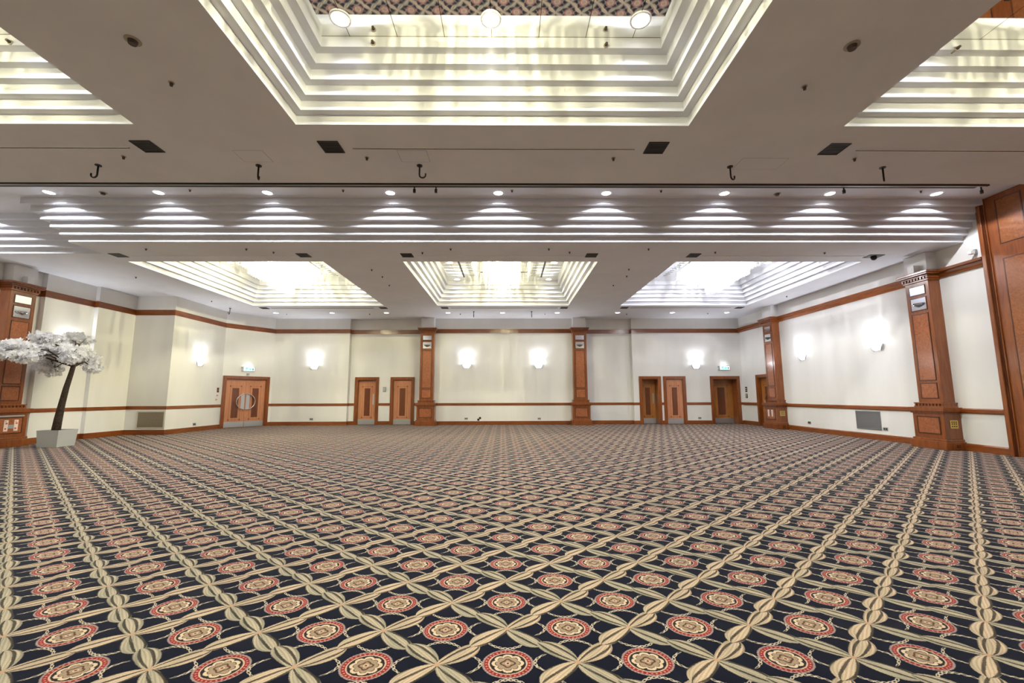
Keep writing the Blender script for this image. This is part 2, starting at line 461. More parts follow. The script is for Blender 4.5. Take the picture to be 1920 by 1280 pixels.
CORNICE = [(-.01, 4.33), (.035, 4.33), (.045, 4.36), (.07, 4.40), (.08, 4.455), (.13, 4.47), (.14, 4.53), (-.01, 4.53)]
RAIL = [(-.01, .895), (.03, .895), (.045, .915), (.045, .99), (.03, 1.015), (-.01, 1.015)]
BASE = [(-.01, 0), (.035, 0), (.035, .145), (.02, .175), (-.01, .175)]

PB = [(XR, YB), (5.95, YB), (5.95, YR), (3.5, YR), (3.5, YB), (-3.85, YB), (-3.85, YR), (-7.55, YR), (-7.55, YB), (-11.1, YB)]
PC = [(-11.1, YB), (-12.28, 18.65)]
PL = [(-12.28, 18.65), (-12.28, 15.75), (-13.72, 15.75), (-13.72, 14.3), (XL, 14.3), (XL, 12.75), (-14.0, 12.75), (-14.0, Y0)]
PR = [(XR, Y0), (XR, YB)]
# door spans (outer frame)
def px_x(x, y, Y): return on_y(x, y, Y).x
D1 = (px_x(664, 760, YR), px_x(709.5, 760, YR)); D2 = (px_x(731, 760, YR), px_x(776.5, 760, YR))
D3 = (px_x(1199.5, 760, YB), px_x(1241, 760, YB)); D4 = (px_x(1245, 760, YB), px_x(1287.5, 760, YB)); D5 = (px_x(1333.5, 760, YB), px_x(1389.5, 760, YB))
D6 = (18.25, 19.28)
FH = 2.25; FW = .13
chL = (Vector(PC[1])-Vector(PC[0])).length
DD = (.13, chL-.03)      # double door span along the diagonal wall
def seg_open(base, span, w=FW): return (base-span[1]+w, base-span[0]-w)
ops_back = [(0, *seg_open(XR, D5), FH-FW), (0, *seg_open(XR, D4), FH-FW), (0, *seg_open(XR, D3), FH-FW),
            (6, *seg_open(-3.85, D2), FH-FW), (6, *seg_open(-3.85, D1), FH-FW)]
wall('wall_back', PB, 1, ops_back, 'cream far wall with shallow recessed bays and small doors')
wall('wall_diagonal', PC, 1, [(0, DD[0]+FW, DD[1]-FW, FH-FW)], 'cream diagonal corner wall holding the double doors')
wall('wall_left', PL, 1, label='cream left wall stepping in towards the far corner')
wall('wall_right', PR, 1, [(0, D6[0]+FW-Y0, D6[1]-FW-Y0, FH-FW)], 'pale grey white right wall')
wall('wall_front', [(-14.2, Y0), (XR+.3, Y0)], 1, label='plain wall behind the viewer')
gapb = lambda base, sp, seg: (seg, base-sp[1], base-sp[0])
gb = [gapb(XR, D5, 0), gapb(XR, D4, 0), gapb(XR, D3, 0), gapb(-3.85, D2, 6), gapb(-3.85, D1, 6)]
GD = [(0, DD[0], DD[1])]; GR = [(0, D6[0]-Y0, D6[1]-Y0)]
PRv = [(XR, 9.6), (XR, YB)]; GRv = [(0, D6[0]-9.6, D6[1]-9.6)]
n_tr = 1
for nm, pf, mm, tl in (('trim', CORNICE, M['wood_h'], 'mahogany cornice moulding'), ('trim', RAIL, M['wood_h'], 'mahogany chair rail'), ('baseboard', BASE, M['wood_h'], 'mahogany skirting')):
    g = pf is not CORNICE
    for side, path, room, gg in (('back', PB, -1, gb), ('diagonal', PC, -1, GD), ('left', PL, -1, []), ('right', PRv, 1, GRv)):
        name = 'baseboard_'+side if nm == 'baseboard' else 'trim_%d' % n_tr
        if nm == 'trim': n_tr += 1
        lab = tl + {'back': ' along the far wall', 'diagonal': ' on the diagonal corner wall', 'left': ' along the left wall', 'right': ' along the right wall'}[side]
        prof(name, path, room, pf, mm, gg if g else [], lab)

# ---------------------------------------------------------------- doors
def leaf(bm_w, x0, x1, y, th=.045, z0=.01, z1=FH-FW): box(bm_w, x0, y-th, z0, x1, y, z1)
def make_door(name, cx, cy, rz, w, depth, veneer, label, double=False, push=None, kick=True, ring=False, vis=None):
    """local: x along wall, -y into the room; wall surface at y=0"""
    t = empty(name, (cx, cy, 0), rz, label=label, kind='structure')
    h = w/2
    bm = NB()
    for sx in (-1, 1):
        xa, xb = sorted((sx*h, sx*(h-FW))); box(bm, xa, -.045, 0, xb, .0, FH, bev=.008)
        xa, xb = sorted((sx*(h-FW), sx*(h-FW-.025))); box(bm, xa, -.02, 0, xb, depth+.05, FH-FW)
    box(bm, -h+FW, -.045, FH-FW, h-FW, 0, FH, bev=.008)
    box(bm, -h+FW+.025, -.02, FH-FW-.025, h-FW-.025, depth+.05, FH-FW)
    link('door_frame', bm, M['wood'], t)
    if not hasattr(make_door, 'n'): make_door.n = 0
    ins = h-FW-.027
    halves = [(-ins, -.004), (.004, ins)] if double else [(-ins, ins)]
    for i, (a, b_) in enumerate(halves):
        bm = NB(); box(bm, a, depth, .012, b_, depth+.045, FH-FW-.03)
        lf = link('door_leaf', bm, veneer, t)
        c = (a+b_)/2; ww = b_-a
        pw = ww*(.16 if not double else .165)
        bm = NB(); box(bm, c-pw, depth-.006, .42, c+pw, depth+.002, 1.72); link('centre_panel', bm, M['door_dark'], lf)
        bm = NB(); q = .028
        xs = ww*.27; za, zb = .34, 1.80
        for sx in (-1, 1):
            for zz in (za, zb): box(bm, c+sx*xs-q, depth-.005, zz-q, c+sx*xs+q, depth+.002, zz+q)
            box(bm, c+sx*xs-.004, depth-.003, za, c+sx*xs+.004, depth+.002, zb)
        for zz in (za, zb): box(bm, c-xs, depth-.003, zz-.004, c+xs, depth+.002, zz+.004)
        link('inlay', bm, M['wood'], lf)
        if kick:
            bm = NB(); box(bm, a+.01, depth-.008, .02, b_-.01, depth+.002, .26); link('kick_plate', bm, M['steel'], lf)
        if push:
            s = push; bm = NB(); box(bm, c+s*ww*.36-.035, depth-.008, .95, c+s*ww*.36+.035, depth+.002, 1.45); link('push_plate', bm, M['steel'], lf)
        if double or ring:
            s = (1 if i == 0 else -1) if double else ring
            edge = (b_-.03 if i == 0 else a+.03) if double else (b_-.05 if s > 0 else a+.05)
            bm = NB(); pts = []
            for k in range(19):
                an = -pi/2+pi*k/18; pts.append((edge-s*cos(an)*.36, depth-.07, 1.12+sin(an)*.34))
            pts = [(pts[0][0], depth, pts[0][2])]+pts+[(pts[-1][0], depth, pts[-1][2])]
            tube(bm, pts, .02, 8); link('pull_handle', bm, M['chrome'], lf, smooth=True)
            bm = NB(); box(bm, *(sorted((edge, edge-s*.15))[0], depth-.008, .80, sorted((edge, edge-s*.15))[1], depth+.002, 1.44)); link('push_plate', bm, M['steel'], lf)
    return t
mid = lambda s: (s[0]+s[1])/2
wid = lambda s: s[1]-s[0]
v = Vector(PC[0])-Vector(PC[1]); ddc = Vector(PC[0]) - v/chL*mid(DD); rzd = math.atan2(v.y, v.x)
make_door('door_1', ddc.x, ddc.y, rzd, DD[1]-DD[0], .05, M['veneer'], 'double veneered doors with round pull handles under the left exit sign', double=True)
make_door('door_2', mid(D1), YR, 0, wid(D1), .09, M['veneer'], 'single veneered door left of the wall plate, with push plate', push=1)
make_door('door_3', mid(D2), YR, 0, wid(D2), .03, M['veneer'], 'single veneered door between the wall plate and the column')
make_door('door_4', mid(D3), YB, 0, wid(D3), .4, M['veneer_amber'], 'deep set single door with push plate, left of a pair', push=1)
make_door('door_5', mid(D4), YB, 0, wid(D4), .03, M['veneer'], 'flush single door right of the deep set door')
make_door('door_6', mid(D5), YB, 0, wid(D5), .42, M['veneer_amber'], 'wide deep set door under the right exit sign')
make_door('door_7', XR, mid(D6), -pi/2, wid(D6), .12, M['veneer_amber'], 'door on the right wall half hidden by the far column', ring=1)

# ---------------------------------------------------------------- columns
def make_column():
    t = empty('wall_column', (0, 0, 0))
    W = M['wood']
    def b(name, boxes, m, par=t, bev=.006):
        bm = NB()
        for bx in boxes: box(bm, *bx, bev=bev)
        return link(name, bm, m, par)
    b('plinth', [(-.475, -.5, 0, .475, 0, .2), (-.44, -.465, .2, .44, 0, .26)], W, bev=.012)
    ped = b('pedestal', [(-.41, -.42, .26, .41, 0, .88)], W)
    b('moulding', [(-.30, -.432, .36, -.275, -.415, .80), (.275, -.432, .36, .30, -.415, .80), (-.30, -.432, .36, .30, -.415, .385), (-.30, -.432, .775, .30, -.415, .80)], M['wood_dark'], ped, .003)
    b('burl_panel', [(-.275, -.427, .385, .275, -.415, .775)], M['burl'], ped, .003)
    cap = b('pedestal_cap', [(-.44, -.45, .88, .44, 0, .93), (-.475, -.485, .93, .475, 0, 1.03), (-.385, -.385, 1.03, .385, 0, 1.06)], W)
    b('dentil_band', [(-.37+k*.0875, -.375, 1.06, -.37+k*.0875+.045, -.02, 1.12) for k in range(9)] + [(-.36, -.345, 1.06, .36, 0, 1.12)], W, cap, .003)
    b('collar', [(-.385, -.385, 1.12, .385, 0, 1.15)], W, cap)
    sh = b('shaft', [(-.325, -.3, 1.15, .325, 0, 4.30)], W, bev=.01)
    for z0, z1, nm, mm in ((1.27, 1.63, 'burl_panel', M['burl']), (1.73, 3.44, 'burl_panel', M['burl']), (3.56, 3.87, 'mirror_panel', M['mirror']), (3.97, 4.18, 'mirror_panel', M['mirror'])):
        b('moulding', [(-.225, -.313, z0-.02, -.205, -.295, z1+.02), (.205, -.313, z0-.02, .225, -.295, z1+.02), (-.225, -.313, z0-.02, .225, -.295, z0), (-.225, -.313, z1, .225, -.295, z1+.02)], M['wood_dark'], sh, .003)
        b(nm, [(-.205, -.308, z0, .205, -.295, z1)], mm, sh, .002)
    cp = b('capital', [(-.35, -.33, 4.29, .35, 0, 4.34), (-.37, -.35, 4.40, .37, 0, 4.44), (-.42, -.41, 4.44, .42, 0, 4.48), (-.44, -.43, 4.48, .44, 0, 4.54)], W, bev=.008)
    b('dentil_band', [(-.36+k*.085, -.35, 4.34, -.36+k*.085+.045, -.02, 4.40) for k in range(9)] + [(-.34, -.32, 4.34, .34, 0, 4.40)], W, cp, .003)
    b('upper_pier', [(-.31, -.28, 4.54, .31, 0, 5.035)], M['pier'], bev=.004)
    return t
col0 = make_column()
cxA = (px_x(787, 690, 20.1)+px_x(812.5, 690, 20.1))/2; cxB = (px_x(1075, 690, 20.1)+px_x(1101.5, 690, 20.1))/2
COLS = [((cxA, YB), 0, 'mahogany wall column beside the left pair of small doors'),
        ((cxB, YB), 0, 'mahogany wall column on the far wall, right of the two middle sconces'),
        ((XR, 17.7), -pi/2, 'mahogany column on the right wall in front of the half hidden door'),
        ((XR, 11.05), -pi/2, 'mahogany column on the right wall nearest the tall panelling'),
        ((-14.0, 12.05), pi/2, 'mahogany column on the left wall behind the white blossom tree')]
cols = []
for i, (p, rz, lab) in enumerate(COLS):
    c = col0 if i == 0 else copy_tree(col0)
    c.location = (*p, 0); c.rotation_euler = (0, 0, rz); tag(c, lab, 'column', 'mahogany wall columns'); cols.append(c)

# socket plates and small fittings on columns (world positions through a column's frame)
def colw(i, x, y, z):
    (cx, cy), rz, _ = COLS[i]; return Vector((cx + x*cos(rz)-y*sin(rz), cy + x*sin(rz)+y*cos(rz), z))
def plate(name, loc, rz, w, h, m, label, cat, group=None, marks=None, th=.012):
    t = empty(name, loc, rz, label=label, cat=cat, group=group)
    bm = NB(); box(bm, -w/2, -th, -h/2, w/2, 0, h/2, bev=.003); link('face_plate', bm, m, t)
    if marks:
        nm, mm, bxs = marks
        for (x0, z0, x1, z1) in bxs: bm = NB(); box(bm, x0, -th-.003, z0, x1, -th+.001, z1); link(nm, bm, mm, t)
    return t
# left column: panel switches and pedestal sockets
for k, dx in enumerate((-.11, .13)):
    plate('socket_panel', colw(4, dx, -.428, .58), COLS[4][1], .1, .30, M['pink_plate'], 'pale vertical socket panel on the left column pedestal, %s of two' % ('nearer' if k == 0 else 'farther'), 'socket panel', 'sockets on the left pedestal', ('red_mark', M['red'], [(-.03, -.1, .01, -.06), (-.02, .04, .03, .08), (-.03, .10, 0, .12)]))
plate('socket_panel', colw(4, .01, -.428, .55), COLS[4][1], .13, .1, M['grey_plastic'], 'small grey plate between the two pale socket panels on the left pedestal', 'socket panel')
plate('vent_strip', colw(4, -.02, -.422, .835), COLS[4][1], .68, .045, M['steel'], 'thin metal strip under the cap of the left column pedestal', 'strip')
for k, z in enumerate((1.98, 1.62, 1.44)):
    (cx, cy), rz, _ = COLS[4]
    plate('wall_switch', Vector((-13.83, cy-.325, z)), 0, .1, (.13, .13, .08)[k], M['white_plastic'] if k < 2 else M['steel'], '%s switch plate on the side of the left column' % ('topmost white', 'middle white', 'lowest small metal')[k], 'switch', None, ('rocker', M['grey_plastic'], [(-.025, -.03, .025, .03)]))
for dx in (-.12, .12):
    plate('socket_panel', colw(2, dx, -.428, .62), COLS[2][1], .09, .27, M['pink_plate'], 'pale socket panel on the far right column pedestal, %s one' % ('farther' if dx < 0 else 'nearer'), 'socket panel', 'sockets on the far right pedestal')
for i, lab in ((3, 'nearest right column'), (2, 'far right column')):
    (cx, cy), rz, _ = COLS[i]
    t = plate('brass_socket_plate', Vector((XR-.2, cy-.411, .62)), 0, .2, .2, M['brass'], 'square brass socket plate on the side of the %s' % lab, 'socket', 'brass column sockets', ('socket_hole', M['black'], [(x-.014, z-.014, x+.014, z+.014) for x in (-.05, 0, .05) for z in (-.05, .01, .055)]))
    plate('floor_socket', Vector((XR-.22, cy-.476, .1)), 0, .09, .07, M['wood_dark'], 'small round fitting at the foot of the %s' % lab, 'socket', None, ('cap', M['chrome'], [(-.014, -.012, .014, .016)]))

# ---------------------------------------------------------------- sconces
def make_sconce():
    t = empty('wall_sconce', (0, 0, 0))
    bm = NB(); n = 16; rows = 6
    def shell(rad_o, off):
        g = []
        for j in range(rows+1):
            f = j/rows; zz = -.10+.2*f; rr = rad_o*(.55+.45*math.sin(pi/2*min(1, f*1.25)))
            g.append([bm.verts.new((rr*cos(pi+pi*k/n)*1.0, rr*.72*sin(pi+pi*k/n)+off, zz)) for k in range(n+1)])
        return g
    g = shell(.165, 0)
    for j in range(rows):
        for k in range(n): bm.faces.new((g[j][k], g[j][k+1], g[j+1][k+1], g[j+1][k]))
    bm.faces.new(g[0])
    bmesh.ops.solidify(bm, geom=bm.faces[:], thickness=.006)
    link('glass_bowl', bm, M['sconce_glass'], t, smooth=True)
    for s in (-1, 1):
        bm = NB()
        pts = [(s*.19, -.012, .1), (s*.198, -.03, .05), (s*.19, -.04, 0), (s*.165, -.035, -.06), (s*.12, -.02, -.11)]
        tube(bm, pts, [.014, .02, .022, .02, .012], 8); link('bracket', bm, M['steel'], t, smooth=True)
    bm = NB(); box(bm, -.1, -.012, -.07, .1, 0, .07); link('back_plate', bm, M['white_plastic'], t)
    return t
sc0 = make_sconce()
SC = [((on_y(590, 688, YB)), 0, 'lit sconce on the far wall between the double doors and the left small doors'),
      ((on_y(875, 686, YB)), 0, 'left lit sconce of the two between the far wall columns'),
      ((on_y(1010, 686, YB)), 0, 'right lit sconce of the two between the far wall columns'),
      ((on_y(1305, 687, YB)), 0, 'lit sconce on the far wall left of the right exit sign'),
      ((on_x(1506, 670, XR)), -pi/2, 'farther lit sconce of two on the right wall'),
      ((on_x(1646, 651, XR)), -pi/2, 'nearer lit sconce of two on the right wall'),
      ((on_x(374, 681, -12.28)), pi/2, 'lit sconce on the left wall beside the double doors'),
      (Vector((XL, 13.55, 2.75)), pi/2, 'lit sconce glowing behind the white blossom tree')]
for i, (p, rz, lab) in enumerate(SC):
    c = sc0 if i == 0 else copy_tree(sc0)
    c.location = p; c.rotation_euler = (0, 0, rz); tag(c, lab, 'wall light', 'lit wall sconces')
    n = Vector((sin(rz), -cos(rz), 0))
    light('sconce_bulb', 'POINT', p+n*.1+Vector((0, 0, .13)), 9, (.93, .95, 1), .05)
    light('sconce_uplight', 'SPOT', p+n*.1+Vector((0, 0, .1)), 52, (.93, .95, 1), .05, spot=rad(125), blend=.7, direc=(n.x*.25, n.y*.25, 1))
# chrome half-bowl fittings on the column mirrors
def make_colamp():
    t = empty('column_uplight', (0, 0, 0)); bm = NB(); n = 14; rows = 6; g = []
    for j in range(rows+1):
        f = j/rows; rr = .15*math.sin(pi/2*f)**.8 if f > 0 else .004
        g.append([bm.verts.new((rr*cos(pi+pi*k/n), rr*.8*sin(pi+pi*k/n), -.07+.1*f)) for k in range(n+1)])
    for j in range(rows):
        for k in range(n): bm.faces.new((g[j][k], g[j][k+1], g[j+1][k+1], g[j+1][k]))
    bmesh.ops.solidify(bm, geom=bm.faces[:], thickness=.005)
    link('chrome_bowl', bm, M['chrome'], t, smooth=True)
    bm = NB(); box(bm, -.16, -.012, .03, .16, 0, .045); link('rim_bar', bm, M['steel'], t)
    return t
cl0 = make_colamp()
for i, lab in enumerate(('left far wall column', 'right far wall column', 'far column of the right wall', 'near column of the right wall', 'left wall column behind the blossom tree')):
    c = cl0 if i == 0 else copy_tree(cl0)
    c.location = colw(i, 0, -.309, 3.70); c.rotation_euler = (0, 0, COLS[i][1]); tag(c, 'small chrome uplight on the mirror of the '+lab, 'uplight', 'chrome column uplights')
# white boxes standing on two capitals
for i, lab in ((3, 'near right column'), (4, 'left column')):
    p = colw(i, .02, -.36, 4.54); t = empty('speaker_box', p, COLS[i][1], label='small white box standing on the capital of the '+lab, cat='speaker')
    bm = NB(); box(bm, -.09, -.07, 0, .09, .08, .2, bev=.008); link('housing', bm, M['white_plastic'], t)
    bm = NB(); cyl(bm, (0, 0), .05, 0, .01); bmesh.ops.rotate(bm, verts=bm.verts, matrix=Matrix.Rotation(pi/2, 3, 'X')); bmesh.ops.translate(bm, verts=bm.verts, vec=(0, -.068, .1)); link('speaker_cone', bm, M['white_plastic'], t)

# ---------------------------------------------------------------- tall panelling on the right wall
t = empty('wood_panelling', (XR, 9.55, 0), -pi/2, label='tall floor to ceiling mahogany panelling at the right edge', cat='panelling')
# local x runs towards the viewer (-Y), local -y into the room
t.rotation_euler = (0, 0, -pi/2)
LP = 9.55-Y0-.05
ZP = ZT-.005
bm = NB(); box(bm, 0, -.06, 0, LP, 0, ZC-.01); box(bm, 0, -.06, ZC-.01, 9.55-TR0-.01, 0, ZP); link('backing', bm, M['wood'], t)
bm = NB(); box(bm, -.03, -.14, 0, .06, 0, ZP, bev=.012); box(bm, .09, -.085, 0, .12, -.05, ZP); link('corner_post', bm, M['wood'], t)
bm = NB(); box(bm, .06, -.1, 0, .09, -.05, ZP); link('dark_strip', bm, M['wood_dark'], t)  # strip of darker wood set beside the corner post
k = 0; x = .34
while x+.62 < LP:
    for z0, z1 in ((.3, .85), (1.15, 4.35), (4.72, 5.72)):
        if z1 > ZC and x+.5 > 9.55-TR0: continue
        bm = NB(); w = .46
        for bx in ((x-.02, z0-.02, x, z1+.02), (x+w, z0-.02, x+w+.02, z1+.02), (x, z0-.02, x+w, z0), (x, z1, x+w, z1+.02)): box(bm, bx[0], -.068, bx[1], bx[2], -.058, bx[3])
        link('panel_moulding', bm, M['wood_dark'], t)
        bm = NB(); box(bm, x, -.064, z0, x+w, -.058, z1); link('burl_panel', bm, M['burl_dim'], t)
    x += .86
bm = NB(); box(bm, .12, -.075, 0, LP, -.055, .2); link('skirting', bm, M['wood_h'], t)

# small bracket fitting on the cornice end by the panelling
p = on_x(1848, 466, XR-.06); t = empty('wall_camera', (XR-.05, 9.78, 4.53), 0, label='small grey bracket fitting on the cornice end beside the tall panelling', cat='camera')
bm = NB(); tube(bm, [(0, 0, 0), (0, 0, .12), (-.04, 0, .16)], .015); link('bracket', bm, M['steel'], t)
bm = NB(); box(bm, -.14, -.04, .12, -.03, .04, .2, bev=.01); link('housing', bm, M['white_plastic'], t)
bm = NB(); box(bm, -.02, -.03, .13, .03, .03, .24, bev=.01); link('mount_box', bm, M['grey_plastic'], t)

# ---------------------------------------------------------------- ceiling fittings
# partition track
t = empty('partition_track', (0, TR0+.06, ZC), label='long dark partition track running across the near ceiling edge', cat='track')
bm = NB(); box(bm, -14, -.05, -.02, 8.55, .0, .09, bev=.006); link('rail', bm, M['track'], t)
bm = NB(); box(bm, -14, .0, .01, 8.45, .12, .07); link('side_channel', bm, M['black'], t)
bm = NB(); box(bm, -14, -.03, -.026, 8.5, -.01, -.019); link('running_strip', bm, M['steel'], t)
for k, (px, py) in enumerate(((779, 351), (819, 351), (1574, 353), (1823, 356))):
    p = on_z(px, py, ZC+.05)
    q = empty('track_bolt', (p.x, TR0+.17, ZC), label='dark bolt hanging just under the partition track, %s from the left' % ORD[k], cat='bolt', group='bolts under the track')
    bm = NB(); tube(bm, [(0, 0, -.06), (0, 0, .83)], .012); cyl(bm, (0, 0), .025, -.09, -.03, 10); link('threaded_rod', bm, M['black'], q)

# mirrors in the coffers, slots, downlights
def ceil_pos(nm): return {'left': 'left', 'middle': 'middle', 'right': 'right'}[nm]
def make_downlight(r=.1):
    t = empty('downlight', (0, 0, 0))
    bm = NB(); n = 24
    prev = None
    for rr, zz in ((r*1.22, 0), (r*1.2, -.012), (r*1.02, -.014), (r*.98, -.002)):
        ring = [bm.verts.new((rr*cos(2*pi*k/n), rr*sin(2*pi*k/n), zz)) for k in range(n)]
        if prev:
            for k in range(n): bm.faces.new((prev[k], prev[(k+1) % n], ring[(k+1) % n], ring[k]))
        prev = ring
    link('trim_ring', bm, M['white_plastic'], t, smooth=True)
    bm = NB(); cyl(bm, (0, 0), r, -.006, -.001, n); link('lamp', bm, M['glow'], t)
    return t
dl_small = make_downlight(.1); dl_big = make_downlight(.105)
used = {}
def downlight(proto, loc, label, group, power=0, col=(1, 1, 1), spot=rad(110), blend=.35, direc=(0, 0, -1)):
    c = proto if proto.name not in used else copy_tree(proto)
    used[proto.name] = 1
    c.location = loc; tag(c, label, 'downlight', group)
    if power: light('downlight_beam', 'SPOT', Vector(loc)-Vector((0, 0, .02)), power, col, .05, spot=spot, blend=blend, direc=direc)
WARM = (1, .93, .57); NEUT = (.97, .97, 1)
for k, x in enumerate((-10.2, -7.78, -5.37, -2.63, -.21, 2.22, 4.89, 7.29, 9.72)):
    downlight(dl_small, (x, 9.17, ZT-.001), '%s downlight from the left in the row above the stepped cove' % ORD[k], 'downlights above the stepped cove', 170, (.95, .97, 1), rad(140), .15)
downlight(dl_small, (-12.95, 10.0, ZT-.001), 'downlight above the stepped cove in its deeper left end, outside the main row', 'downlights above the stepped cove', 170, (.95, .97, 1), rad(140), .15)
for k, x in enumerate((-10.34, -7.85, -5.43, -2.68, -.24, 2.22, 4.93, 7.4, 9.86)):
    downlight(dl_small, (x, 18.97, ZC-.001), '%s small downlight from the left along the far wall ceiling' % ORD[k], 'downlights along the far wall', 42, (.95, .97, 1), rad(120), .6)
def obj_plane(name, x0, x1, y0, y1, z, m, t=.01):
    bm = NB(); box(bm, -(x1-x0)/2, -(y1-y0)/2, 0, (x1-x0)/2, (y1-y0)/2, t)
    o = link(name, bm, m); o.location = ((x0+x1)/2, (y0+y1)/2, z); return o
IN = 5*RUN; IN_F = 5*RUN_F
def make_chandelier():
    t = empty('crystal_chandelier', (0, 0, 0))
    # three rectangular tiers: half x, half y, z bottom, z top (0 = mirror level)
    tiers = ((.95, 1.2, -.40, -.02), (.60, .95, -.70, -.06), (.15, .62, -1.0, -.1))
    for hx, hy, zb, zt in tiers:
        bm = NB(); f = .025
        for sx in (-1, 1): box(bm, min(sx*hx, sx*(hx-f)), -hy, zt, max(sx*hx, sx*(hx-f)), hy, zt+.03)
        for sy in (-1, 1): box(bm, -hx, min(sy*hy, sy*(hy-f)), zt, hx, max(sy*hy, sy*(hy-f)), zt+.03)
        fr = link('tier_frame', bm, M['chrome'], t)
        bm = NB()
        def strand(x, y, dirx):
            if random.random() < .1: return
            x += random.uniform(-.006, .006); y += random.uniform(-.006, .006)
            w = .011; L = zb+random.uniform(-.0, .035)
            z = zt
            while z > L+.02:
                z2 = max(L, z-.17)
                a = random.uniform(0, pi)
                c, s_ = w*cos(a), w*sin(a)
                v = [bm.verts.new((x+c, y+s_, z-.006)), bm.verts.new((x-s_, y+c, z-.006)), bm.verts.new((x-c, y-s_, z-.006)), bm.verts.new((x+s_, y-c, z-.006))]
                u = [bm.verts.new((q.co.x, q.co.y, z2+.02)) for q in v]; tip = bm.verts.new((x, y, z2+.002))
                for i in range(4):
                    bm.faces.new((v[i], v[(i+1) % 4], u[(i+1) % 4], u[i])); bm.faces.new((u[i], u[(i+1) % 4], tip))
                z = z2
        sp = .034
        nx = int(2*hx/sp); ny = int(2*hy/sp)
        for i in range(nx+1):
            for s_ in (-1, 1): strand(-hx+2*hx*i/nx, s_*hy, 1)
        for i in range(1, ny):
            for s_ in (-1, 1): strand(s_*hx, -hy+2*hy*i/ny, 0)
        c = link('crystal_strands', bm, M['crystal'], fr); c['kind'] = 'stuff'
    for x in (-.45, .45):
        for y in (-.8, -.4, 0, .4, .8):
            bm = NB(); bmesh.ops.create_uvsphere(bm, u_segments=10, v_segments=6, radius=.045, matrix=Matrix.Diagonal((1, 1, 1.6, 1)) @ Matrix.Translation((x, y, -.14)))
            link('bulb', bm, M['bulb'], t, smooth=True)
    return t
M['bulb'] = simple('lit_bulbs', (1, 1, 1), .4, emit=(1, .93, .75), estr=5)
ch0 = make_chandelier(); first = True
for c in COFFERS:
    nm, row, x0, x1, y0, y1 = c
    zt = ZC+6*(RISE if row == 'near' else RISE_F); in_ = IN if row == 'near' else IN_F
    mx0, mx1, my0, my1 = x0+in_, x1-in_, y0+in_, y1-in_
    o = obj_plane('ceiling_mirror', mx0-.01, mx1+.01, my0-.01, my1+.01, zt, M['ceil_mirror'])
    tag(o, 'mirror tile panel at the top of the %s %s ceiling coffer' % (row, nm), 'mirror', 'coffer ceiling mirrors')
    cx, cy = (x0+x1)/2, (y0+y1)/2
    warm = NEUT if (row == 'far' and nm == 'right') else WARM
    k = 0
    for yy in (my1-.27, cy, my0+.27):
        for xx in (cx-1.82, cx, cx+1.82):
            if yy == cy and xx == cx: continue
            k += 1
            downlight(dl_big, (xx, yy, zt-.001), 'round downlight in the mirror of the %s %s coffer, %s %s' % (row, nm, {my1-.27: 'far', cy: 'middle', my0+.27: 'near'}[yy], {cx-1.82: 'left', cx: 'centre', cx+1.82: 'right'}[xx]), 'downlights in the coffer mirrors', 36, (.93, .96, 1), rad(130), .4)
    for s in (-1, 1):
        sd = 'left' if s < 0 else 'right'
        q = empty('air_slot', (cx+s*1.5, cy, zt), label='long dark air slot in the mirror on the %s side of the %s %s chandelier' % (sd, row, nm), cat='air slot', group='dark air slots in the coffer mirrors')
        bm = NB(); box(bm, -.03, -1.85, -.012, .03, 1.85, 0); link('slot', bm, M['black'], q)
        for j in range(16):
            bm = NB(); box(bm, -s*.32-.09, -1.7+j*.22, -.008, -s*.32+.09, -1.7+j*.22+.035, 0); link('vent_dash', bm, M['grey_plastic'], q)
    # mirrored chandelier
    t = ch0 if first else copy_tree(ch0); first = False
    t.location = (cx, cy, zt); tag(t, '%s tiered rectangular crystal chandelier hanging in the %s %s coffer' % ('whitish' if warm is NEUT else 'warm lit', row, nm), 'chandelier', 'crystal chandeliers')
    for yy in (-.75, 0, .75):
        light('chandelier_lamp', 'POINT', (cx, cy+yy, zt-.34), 150*{'left': 1.25, 'middle': 1.0, 'right': .75}[nm], warm, .012)

# ceiling grilles
GR_ = [(-5.35, 6.03, 'left of the near middle coffer, beside the near left slot'), (-2.63, 6.03, 'left end of the near middle ceiling slot'), (2.23, 6.03, 'right end of the near middle ceiling slot'), (4.94, 6.05, 'left end of the near right ceiling slot'),
       (-10.22, 11.02, 'beyond the cove at the far left'), (-5.38, 11.02, 'beyond the cove between the left and middle chandeliers, left one'), (-2.66, 11.02, 'beyond the cove between the left and middle chandeliers, right one'), (2.22, 11.02, 'beyond the cove between the middle and right chandeliers, left one'), (4.94, 11.02, 'beyond the cove between the middle and right chandeliers, right one'),
       (-10.25, 17.89, 'near the far wall, left end of the left slot'), (-5.25, 17.89, 'near the far wall, right end of the left slot'), (-2.67, 17.89, 'near the far wall, left end of the middle slot'), (2.38, 17.89, 'near the far wall, right end of the middle slot'), (4.94, 17.89, 'near the far wall, left end of the right slot'), (9.85, 17.89, 'near the far wall, right end of the right slot')]
def make_grille():
    t = empty('ceiling_grille', (0, 0, 0))
    bm = NB()
    for bx in ((-.15, -.15, -.13, .15), (.13, -.15, .15, .15), (-.13, -.15, .13, -.13), (-.13, .13, .13, .15)): box(bm, bx[0], bx[1], -.012, bx[2], bx[3], 0)
    link('frame', bm, M['grille_dark'], t)
    bm = NB()
    for k in range(6): box(bm, -.13, -.125+k*.042, -.008, .13, -.125+k*.042+.026, -.001)
    box(bm, -.13, -.13, -.002, .13, .13, 0)
    link('blades', bm, M['black'], t); return t
g0 = make_grille()
for i, (x, y, lab) in enumerate(GR_):
    c = g0 if i == 0 else copy_tree(g0); c.location = (x, y, ZC); tag(c, 'dark square ceiling grille '+lab, 'ceiling grille', 'dark ceiling grilles')
